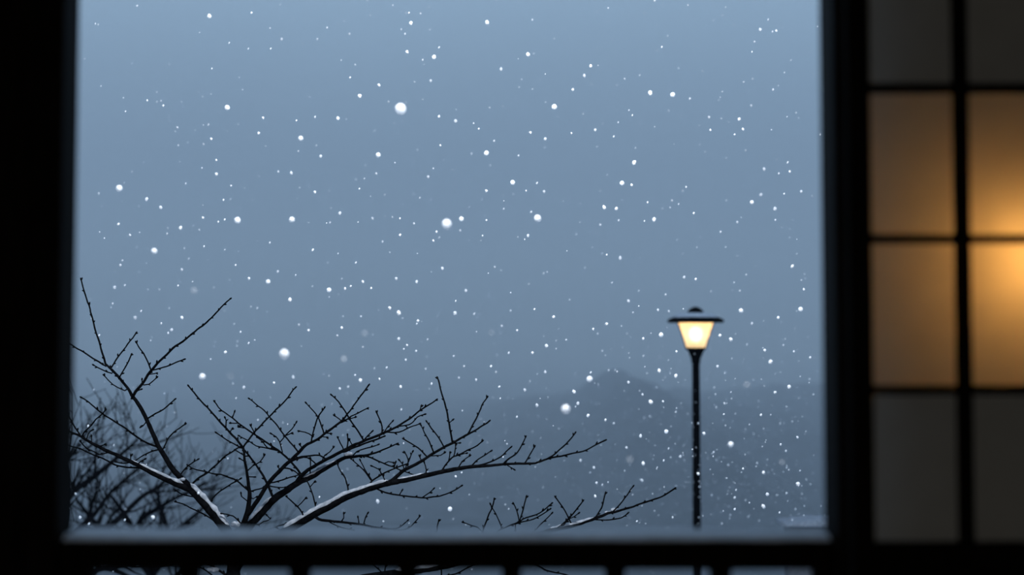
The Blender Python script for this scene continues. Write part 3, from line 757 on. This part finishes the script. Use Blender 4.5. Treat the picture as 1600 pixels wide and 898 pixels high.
# ------------------------------------------------------------------ snowflakes
FL = [(626,170,18.5),(444,553,18.0),(698,350,17.0),(884,639,16.5),(840,341,12.5),(186,294,11.5),(371,344,11.5),(316,588,11.5),(537,561,-11.0),(921,592,11.0),(984,718,-11.0),(241,392,10.5),(1142,694,10.5),(456,343,10.0),(303,454,-10.0),(1167,601,-10.0),(355,168,9.5),(866,167,9.5),(760,239,9.0),(801,285,9.0),(570,521,-9.0),(703,795,8.6),(470,216,8.5),(591,242,8.5),(721,342,8.5),(972,286,8.5),(514,453,8.5),(1251,483,8.5),(1033,523,8.5),(1222,722,-8.5),(1051,148,8.0),(419,440,8.0),(1158,485,8.0),(1041,674,8.0),(327,25,7.5),(562,150,7.5),(1016,145,7.5),(991,254,7.5),(1175,316,7.5),(623,489,7.5),(1204,565,7.5),(1017,628,7.5),(1247,756,7.5),(761,35,7.0),(678,89,7.0),(825,85,7.0),(944,324,7.0),(453,468,7.0),(1142,530,7.0),(1193,791,7.0),(239,808,7.0),(590,783,6.7),(642,36,6.5),(712,189,6.5),(251,324,6.5),(1022,343,6.5),(1189,304,6.5),(1211,326,6.5),(969,403,6.5),(211,496,6.5),(360,588,-6.5),(563,594,6.5),(711,489,6.5),(768,520,-6.5),(854,540,6.5),(897,612,6.5),(1030,579,6.5),(1233,604,6.5),(1005,724,6.5),(1199,772,6.5),(636,81,6.0),(783,108,6.0),(528,185,6.0),(852,217,6.0),(923,103,6.0),(229,311,6.0),(282,356,6.0),(501,244,6.0),(455,270,6.0),(531,333,6.0),(963,326,6.0),(179,449,6.0),(284,496,6.0),(458,589,6.0),(609,481,6.0),(839,633,6.0),(1125,524,6.0),(1056,587,6.0),(903,630,6.0),(919,649,6.0),(1001,681,6.0),(1193,738,6.0),(592,133,5.5),(1188,46,5.5),(913,118,5.5),(1155,186,5.5),(338,272,5.5),(691,419,5.5),(1194,264,5.5),(1069,433,5.5),(1238,416,5.5),(268,515,5.5),(352,550,5.5),(381,605,5.5),(619,435,5.5),(623,529,5.5),(728,454,5.5),(865,495,5.5),(982,470,5.5),(1216,496,5.5),(1195,547,5.5),(982,597,5.5),(1211,613,5.5),(948,506,5.5),(1100,677,5.5),(1003,750,5.5),(1091,740,5.5),(440,61,5.0),(330,217,5.0),(673,126,5.0),(1108,183,5.0),(284,421,5.0),(492,300,5.0),(389,435,5.0),(669,276,5.0),(760,298,5.0),(850,299,5.0),(825,368,5.0),(987,289,5.0),(1252,299,5.0),(428,598,5.0),(651,440,5.0),(534,512,5.0),(626,604,5.0),(832,551,5.0),(852,581,5.0),(820,609,5.0),(531,607,5.0),(1175,505,5.0),(1005,529,5.0),(1121,572,5.0),(979,699,5.0),(1063,713,5.0),(907,719,5.0),(928,730,5.0),(930,775,5.0),(1148,777,5.0),(125,808,5.0),(411,184,4.5),(404,208,4.5),(546,53,4.5),(686,182,4.5),(895,140,4.5),(829,207,4.5),(1023,1,4.5),(1213,48,4.5),(1078,154,4.5),(1174,165,4.5),(1161,202,4.5),(930,203,4.5),(185,350,4.5),(203,367,4.5),(317,340,4.5),(188,414,4.5),(434,424,4.5),(588,271,4.5),(719,360,4.5),(682,362,4.5),(830,331,4.5),(582,341,4.5),(625,367,4.5),(938,351,4.5),(1234,268,4.5),(1152,347,4.5),(1087,436,4.5),(467,507,4.5),(482,516,4.5),(539,451,4.5),(567,440,4.5),(653,501,4.5),(544,604,4.5),(784,509,4.5),(1028,484,4.5),(1045,486,4.5),(1256,452,4.5),(927,514,4.5),(1057,549,4.5),(1004,616,4.5),(946,656,4.5),(959,661,4.5),(1189,648,4.5),(1246,683,4.5),(932,754,4.5),(310,770,4.5),(118,771,4.5),(712,744,4.3),(744,593,4.3),(717,590,4.3),(264,100,4.0),(245,159,4.0),(255,165,4.0),(277,199,4.0),(318,225,4.0),(634,160,4.0),(772,220,4.0),(1045,173,4.0),(1098,111,4.0),(1176,123,4.0),(1208,140,4.0),(1110,203,4.0),(262,356,4.0),(338,250,4.0),(435,268,4.0),(677,376,4.0),(773,417,4.0),(548,447,4.0),(647,349,4.0),(1050,313,4.0),(1072,292,4.0),(1067,298,4.0),(1135,313,4.0),(1165,235,4.0),(933,229,4.0),(1126,362,4.0),(1084,333,4.0),(914,418,4.0),(1166,429,4.0),(249,452,4.0),(334,449,4.0),(527,524,4.0),(636,539,4.0),(567,542,4.0),(593,592,4.0),(514,587,4.0),(634,562,4.0),(808,516,4.0),(725,572,4.0),(775,581,4.0),(1111,455,4.0),(1156,454,4.0),(980,521,4.0),(1031,557,4.0),(1177,593,4.0),(1036,627,4.0),(1116,605,4.0),(1132,630,4.0),(1040,460,4.0),(1238,658,4.0),(1260,749,4.0),(1253,771,4.0),(1128,818,4.0),(1051,808,4.0),(1091,661,4.0),(1220,694,4.0),(196,795,4.0),(219,764,4.0),(599,814,3.7),(422,44,3.5),(230,157,3.5),(866,60,3.5),(511,43,3.5),(607,159,3.5),(893,208,3.5),(748,201,3.5),(765,168,3.5),(657,21,3.5),(639,20,3.5),(1179,65,3.5),(1027,79,3.5),(1075,8,3.5),(964,133,3.5),(1162,128,3.5),(1123,156,3.5),(1244,176,3.5),(1007,20,3.5),(976,123,3.5),(261,365,3.5),(361,290,3.5),(466,236,3.5),(404,275,3.5),(368,414,3.5),(688,227,3.5),(802,303,3.5),(822,298,3.5),(613,339,3.5),(601,304,3.5),(760,344,3.5),(938,298,3.5),(1012,316,3.5),(1035,326,3.5),(1214,249,3.5),(1217,271,3.5),(1102,237,3.5),(1269,306,3.5),(948,398,3.5),(1067,396,3.5),(1258,435,3.5),(176,474,3.5),(252,505,3.5),(392,479,3.5),(402,481,3.5),(371,533,3.5),(364,599,3.5),(629,497,3.5),(665,576,3.5),(741,490,3.5),(798,485,3.5),(795,551,3.5),(767,572,3.5),(780,604,3.5),(650,548,3.5),(564,494,3.5),(890,468,3.5),(604,574,3.5),(1224,539,3.5),(1167,538,3.5),(1026,605,3.5),(941,548,3.5),(951,578,3.5),(1119,636,3.5),(1229,635,3.5),(1266,558,3.5),(1265,592,3.5),(1271,616,3.5),(1133,582,3.5),(1056,643,3.5),(1115,706,3.5),(922,738,3.5),(1138,726,3.5),(1183,723,3.5),(1214,773,3.5),(1229,770,3.5),(1112,773,3.5),(1148,795,3.5),(1243,795,3.5),(1093,760,3.5),(1228,704,3.5),(139,818,3.5),(195,812,3.5),(499,776,3.1),(442,660,3.1),(379,140,3.0),(393,20,3.0),(686,74,3.0),(541,186,3.0),(786,166,3.0),(815,124,3.0),(832,139,3.0),(627,46,3.0),(555,101,3.0),(811,136,3.0),(1127,185,3.0),(1148,210,3.0),(966,191,3.0),(959,213,3.0),(351,343,3.0),(360,311,3.0),(206,268,3.0),(468,293,3.0),(488,447,3.0),(652,234,3.0),(851,230,3.0),(810,243,3.0),(766,258,3.0),(839,286,3.0),(625,341,3.0),(754,368,3.0),(787,326,3.0),(556,280,3.0),(556,410,3.0),(1047,324,3.0),(1007,345,3.0),(1135,247,3.0),(1234,371,3.0),(941,396,3.0),(1245,396,3.0),(1134,386,3.0),(1147,441,3.0),(949,273,3.0),(231,452,3.0),(278,446,3.0),(580,450,3.0),(668,530,3.0),(631,545,3.0),(585,575,3.0),(869,532,3.0),(828,595,3.0),(709,556,3.0),(536,494,3.0),(835,483,3.0),(998,454,3.0),(989,488,3.0),(934,521,3.0),(1011,583,3.0),(1062,564,3.0),(1015,650,3.0),(1131,647,3.0),(1149,646,3.0),(1219,661,3.0),(1048,714,3.0),(1037,719,3.0),(976,735,3.0),(941,757,3.0),(1161,732,3.0),(1229,730,3.0),(1150,765,3.0),(1165,781,3.0),(1141,804,3.0),(1169,807,3.0),(1186,813,3.0),(1238,812,3.0),(995,814,3.0),(356,716,3.0),(423,76,2.5),(388,76,2.5),(358,67,2.5),(331,107,2.5),(196,174,2.5),(463,188,2.5),(438,7,2.5),(672,46,2.5),(547,121,2.5),(670,11,2.5),(533,94,2.5),(1216,134,2.5),(1023,198,2.5),(988,180,2.5),(1134,11,2.5),(1175,81,2.5),(217,322,2.5),(218,363,2.5),(351,390,2.5),(163,372,2.5),(677,263,2.5),(617,254,2.5),(809,370,2.5),(517,325,2.5),(571,258,2.5),(514,298,2.5),(783,422,2.5),(609,394,2.5),(652,396,2.5),(1234,358,2.5),(1089,386,2.5),(993,231,2.5),(398,531,2.5),(336,534,2.5),(712,470,2.5),(798,457,2.5),(998,478,2.5),(946,555,2.5),(1103,595,2.5),(1171,663,2.5),(1165,670,2.5),(1055,693,2.5),(1130,798,2.5),(1257,790,2.5),]
NAMED = {
 (626, 170): 'largest soft white snowflake, high in the sky left of centre',
 (444, 553): 'big soft white snowflake hanging above the upright twigs of the cherry tree',
 (698, 350): 'big soft snowflake in mid sky with a smaller bright flake at its upper right',
 (884, 639): 'big soft white snowflake low before the hill, above the long cherry branch tip',
 (840, 341): 'fairly big white snowflake in mid sky, right of two bright flakes',
 (186, 294): 'bright round snowflake nearest the left window post in the upper half',
 (371, 344): 'round white snowflake in left mid sky, left one of a level pair',
 (456, 343): 'round white snowflake in left mid sky, right one of a level pair',
 (316, 588): 'pale round snowflake just above the tall slanting twigs on the left',
 (537, 561): 'dim blurred snowflake floating above the middle twigs of the cherry tree',
 (921, 592): 'pale blurred snowflake above the big white one before the hill',
 (984, 718): 'dim blurred snowflake right of the longest cherry branch tip',
 (241, 392): 'round white snowflake above the twig tip beside the left post',
 (1142, 694): 'bright round snowflake right of the lamp pole, at half its height',
 (303, 454): 'dim blurred snowflake left of the long rising twig tip at left',
 (1167, 601): 'dim blurred snowflake to the right of the lamp pole below the lantern',
 (355, 168): 'bright snowflake high in the left part of the sky, alone',
 (866, 167): 'bright snowflake high in the sky, right of centre and left of a close pair',
 (760, 239): 'white snowflake in the centre sky above a second one to its right',
 (801, 285): 'white snowflake in the centre sky, lower right of a similar one',
 (570, 521): 'dim blurred snowflake high over the cherry twigs in the middle',
 (703, 795): 'white snowflake under the long cherry branch just above the snowy rail',
 (470, 216): 'pale snowflake in the left upper sky, lower right of a lone bright flake',
 (591, 242): 'white snowflake below the largest soft flake in the upper sky',
 (721, 342): 'small bright flake touching the upper right of a big soft snowflake',
 (972, 286): 'pale soft snowflake in the right mid sky below a bright double one',
 (514, 453): 'bright white snowflake in the middle sky above the cherry twigs',
 (1251, 483): 'pale blurred snowflake close to the right post, level with the lamp hat',
 (1033, 523): 'bright snowflake just left of the glowing lantern glass',
 (1222, 722): 'dim blurred snowflake in the lower right near the window post',
 (1051, 148): 'brightest snowflake of the upper right sky, right one of a close pair',
 (1016, 145): 'white snowflake of the upper right sky, left one of a close pair',
 (419, 440): 'white snowflake right of the long rising twig tip at left',
 (1158, 485): 'white snowflake to the upper right of the black lamp hat',
 (1041, 674): 'white oval snowflake left of the lamp pole below the hill top',
 (327, 25): 'bright snowflake near the top of the window at left',
 (1175, 316): 'white snowflake in the right sky, largest of three near the post',
 (1017, 628): 'bright snowflake in front of the dark hill top left of the lamp pole',
 (1247, 756): 'white snowflake low by the right post above the snowy rail end',
 (761, 35): 'bright snowflake at the top of the window, nearest the middle',
 (1142, 530): 'small snowflake right of the glowing lantern glass, farther one of two',
}
M_SET = []
random.seed(5)
flake_meshes = []
for v in range(11):                      # eight ragged clumps, then three rounder ones
    bm = bmesh.new()
    st = (1.0, 1.0, random.uniform(1.1, 1.35) if v < 8 else 1.04)
    blob(bm, (0, 0, 0), .46, 2 if v < 8 else 3, st, .35 if v < 8 else .14, None, v * 3.7)
    for k in range(4 if v < 8 else 0):
        a = random.uniform(0, 6.28); e = random.uniform(-1, 1)
        blob(bm, (.27 * math.cos(a), .27 * math.sin(a), .3 * e), .22, 1, (1, 1, 1), .5, None, v + k * 2.2)
    me = bpy.data.meshes.new('snowflake'); bm.normal_update(); bm.to_mesh(me); bm.free()
    me.materials.append(M_FLAKE)
    for p in me.polygons: p.use_smooth = True
    flake_meshes.append(me)
def region(px, py):
    if abs(px - 1087) < 9 and py > 548: return 'tiny white snowflake in front of the black lamp pole', 'flakes before the lamp pole'
    if math.hypot(px - 1087, py - 530) < 75: return 'small snowflake floating around the glowing street lantern', 'flakes around the lantern'
    if px > 1095 and py > 520: return 'small white snowflake right of the lamp pole, below the lantern', 'flakes right of the lamp pole'
    if px > 760 and py > 560: return 'small white snowflake before the dark hill left of the lamp pole', 'flakes before the hill'
    if py > 560: return 'small white snowflake among the bare cherry twigs', 'flakes among the twigs'
    if py > 400: return 'small white snowflake in the sky just above the cherry twigs or beside the lamp', 'flakes in the lower sky'
    if py > 200: return 'small white snowflake in the middle of the open sky', 'flakes in the middle sky'
    return 'small white snowflake in the upper sky near the top of the window', 'flakes in the upper sky'
def flake_spec(px, py, s):
    fa = F * .0281
    if s < 0:
        d = random.uniform(2.2, 2.4); b = fa * abs(1 / d - 1 / 4.6)
        return d, .56 * (-s) * d / F
    if s >= 14: d = random.uniform(2.7, 2.9)
    elif s >= 10: d = random.uniform(3.1, 3.5)
    elif s >= 7: d = random.uniform(3.4, 4.2)
    elif s >= 4.4: d = random.uniform(3.6, 6.2)
    else: d = random.uniform(4.2, 8.0)
    if math.hypot(px - 1087, py - 528) < 70 and s < 4.2: d = random.uniform(11.6, 12.3)
    b = fa * abs(1 / d - 1 / 4.6)
    ph = math.sqrt(max(s * s - (b * .8) ** 2, (s * .7) ** 2))
    return d, ph * d / F
N_SINGLE = 300
allf = sorted(FL, key=lambda f: -abs(f[2]))
single, rest = allf[:N_SINGLE], allf[N_SINGLE:]
for px, py, s in single:
    d, D = flake_spec(px, py, s); D *= .9
    o = bpy.data.objects.new('snowflake', random.choice(flake_meshes[8:] if abs(s) >= 8 else flake_meshes[:8])); COL.objects.link(o)
    o.location = P(px, py, d); o.scale = (D, D, D)
    o.rotation_euler = (random.uniform(-.3, .3), random.uniform(.15, .6), random.uniform(0, 6.28))
    if (px, py) in NAMED: tag(o, NAMED[(px, py)], 'snowflake', 'large snowflakes')
    else:
        l, gname = region(px, py); tag(o, l, 'snowflake', gname)
# the finer snowfall nobody could count
bm = bmesh.new()
def speck(px, py, d, D):
    R = Matrix.Rotation(random.uniform(.15, .7), 3, 'Y')
    blob(bm, P(px, py, d), D * .5, 1, (1, 1, random.uniform(1.1, 1.6)), .3, R, random.random() * 50)
for px, py, s in rest:
    d, D = flake_spec(px, py, s); speck(px, py, d, D * 1.05)
for k in range(1500):
    d = 4.5 + 9.6 * random.random() ** .8
    px = random.uniform(60, 1330)
    py = 900 - 900 * random.random() ** (1.0 if px < 700 else 1.25)
    speck(px, py, d, random.uniform(.004, .0095))
for k in range(900):
    px = random.triangular(640, 1330, 1180); py = random.triangular(470, 850, 760)
    speck(px, py, random.uniform(5.5, 14.0), random.uniform(.0035, .0075))
for k in range(700):                     # the fall goes on to both sides and above
    px = random.choice((random.uniform(-700, 60), random.uniform(1330, 2300), random.uniform(60, 1330)))
    py = random.uniform(-400, 940) if not 60 <= px <= 1330 else random.uniform(-400, -20)
    speck(px, py, random.uniform(4.5, 14.0), random.uniform(.004, .0095))
o = obj('fine_snowfall', bm, M_FLAKE, kind='stuff')
tag(o, 'fine specks of snow falling beyond the window', 'snowfall')

# ------------------------------------------------------------------ light
w = bpy.data.worlds.new('dusk_sky'); SC.world = w; w.use_nodes = True
nt = w.node_tree; nt.nodes.clear(); L = nt.links.new
out = nt.nodes.new('ShaderNodeOutputWorld'); bg = nt.nodes.new('ShaderNodeBackground')
tc = nt.nodes.new('ShaderNodeTexCoord'); sp = nt.nodes.new('ShaderNodeSeparateXYZ')
mr = nt.nodes.new('ShaderNodeMapRange'); mr.inputs['From Min'].default_value = -.05; mr.inputs['From Max'].default_value = 1.0
rp = nt.nodes.new('ShaderNodeValToRGB'); cr = rp.color_ramp
cr.elements[0].position = 0; cr.elements[0].color = (.068, .105, .165, 1)
cr.elements[1].position = 1; cr.elements[1].color = (.35, .52, .76, 1)
e = cr.elements.new(.18); e.color = (.165, .255, .375, 1)
e = cr.elements.new(.32); e.color = (.33, .50, .70, 1)
nz = nt.nodes.new('ShaderNodeTexNoise'); nz.inputs['Scale'].default_value = 2.2; nz.inputs['Detail'].default_value = 3
mm = nt.nodes.new('ShaderNodeMapRange'); mm.inputs['To Min'].default_value = .88; mm.inputs['To Max'].default_value = 1.12
L(tc.outputs['Generated'], sp.inputs[0]); L(sp.outputs['Z'], mr.inputs['Value']); L(mr.outputs['Result'], rp.inputs['Fac'])
L(tc.outputs['Generated'], nz.inputs['Vector']); L(nz.outputs['Fac'], mm.inputs['Value'])
L(rp.outputs['Color'], bg.inputs['Color']); L(mm.outputs['Result'], bg.inputs['Strength'])
L(bg.outputs[0], out.inputs['Surface'])

# added fill light, unseen above the window, to brighten the falling snow
al = bpy.data.lights.new('snow_fill_light', 'AREA'); al.shape = 'RECTANGLE'; al.size = 1.4; al.size_y = .25
al.energy = 185; al.color = (.92, .96, 1.0)
ao = bpy.data.objects.new('snow_fill_light', al); COL.objects.link(ao)
ao.location = (0.0, 2.1, 5.35); ao.rotation_euler = (math.radians(66), 0, 0)

# added dim fill light behind the viewer, lifts the paper panes
rl = bpy.data.lights.new('room_fill_light', 'POINT'); rl.energy = 25; rl.color = (1.0, .99, .95); rl.shadow_soft_size = .15
ro = bpy.data.objects.new('room_fill_light', rl); COL.objects.link(ro); ro.location = (-.4, -1.9, 3.1)

# ------------------------------------------------------------------ camera
cd = bpy.data.cameras.new('camera'); co = bpy.data.objects.new('camera', cd); COL.objects.link(co)
co.location = EYE; co.rotation_euler = (math.pi / 2 + PITCH, 0, 0)
cd.sensor_width = 36.0; cd.lens = F * 36.0 / 1600.0
cd.clip_start = .05; cd.clip_end = 2000
cd.dof.use_dof = True; cd.dof.focus_distance = 4.6
cd.dof.aperture_fstop = (cd.lens / 1000.0) / .0281
SC.camera = co

vs = SC.view_settings
SC.display_settings.display_device = 'sRGB'
vs.view_transform = 'Standard'; vs.look = 'None'; vs.exposure = 0.0; vs.gamma = 1.0
vs.use_curve_mapping = False
cy = SC.cycles
cy.use_denoising = True
cy.denoising_prefilter = 'ACCURATE'
cy.max_bounces = 8; cy.diffuse_bounces = 3; cy.glossy_bounces = 3; cy.volume_bounces = 3; cy.transparent_max_bounces = 8
cy.sample_clamp_indirect = 8.0
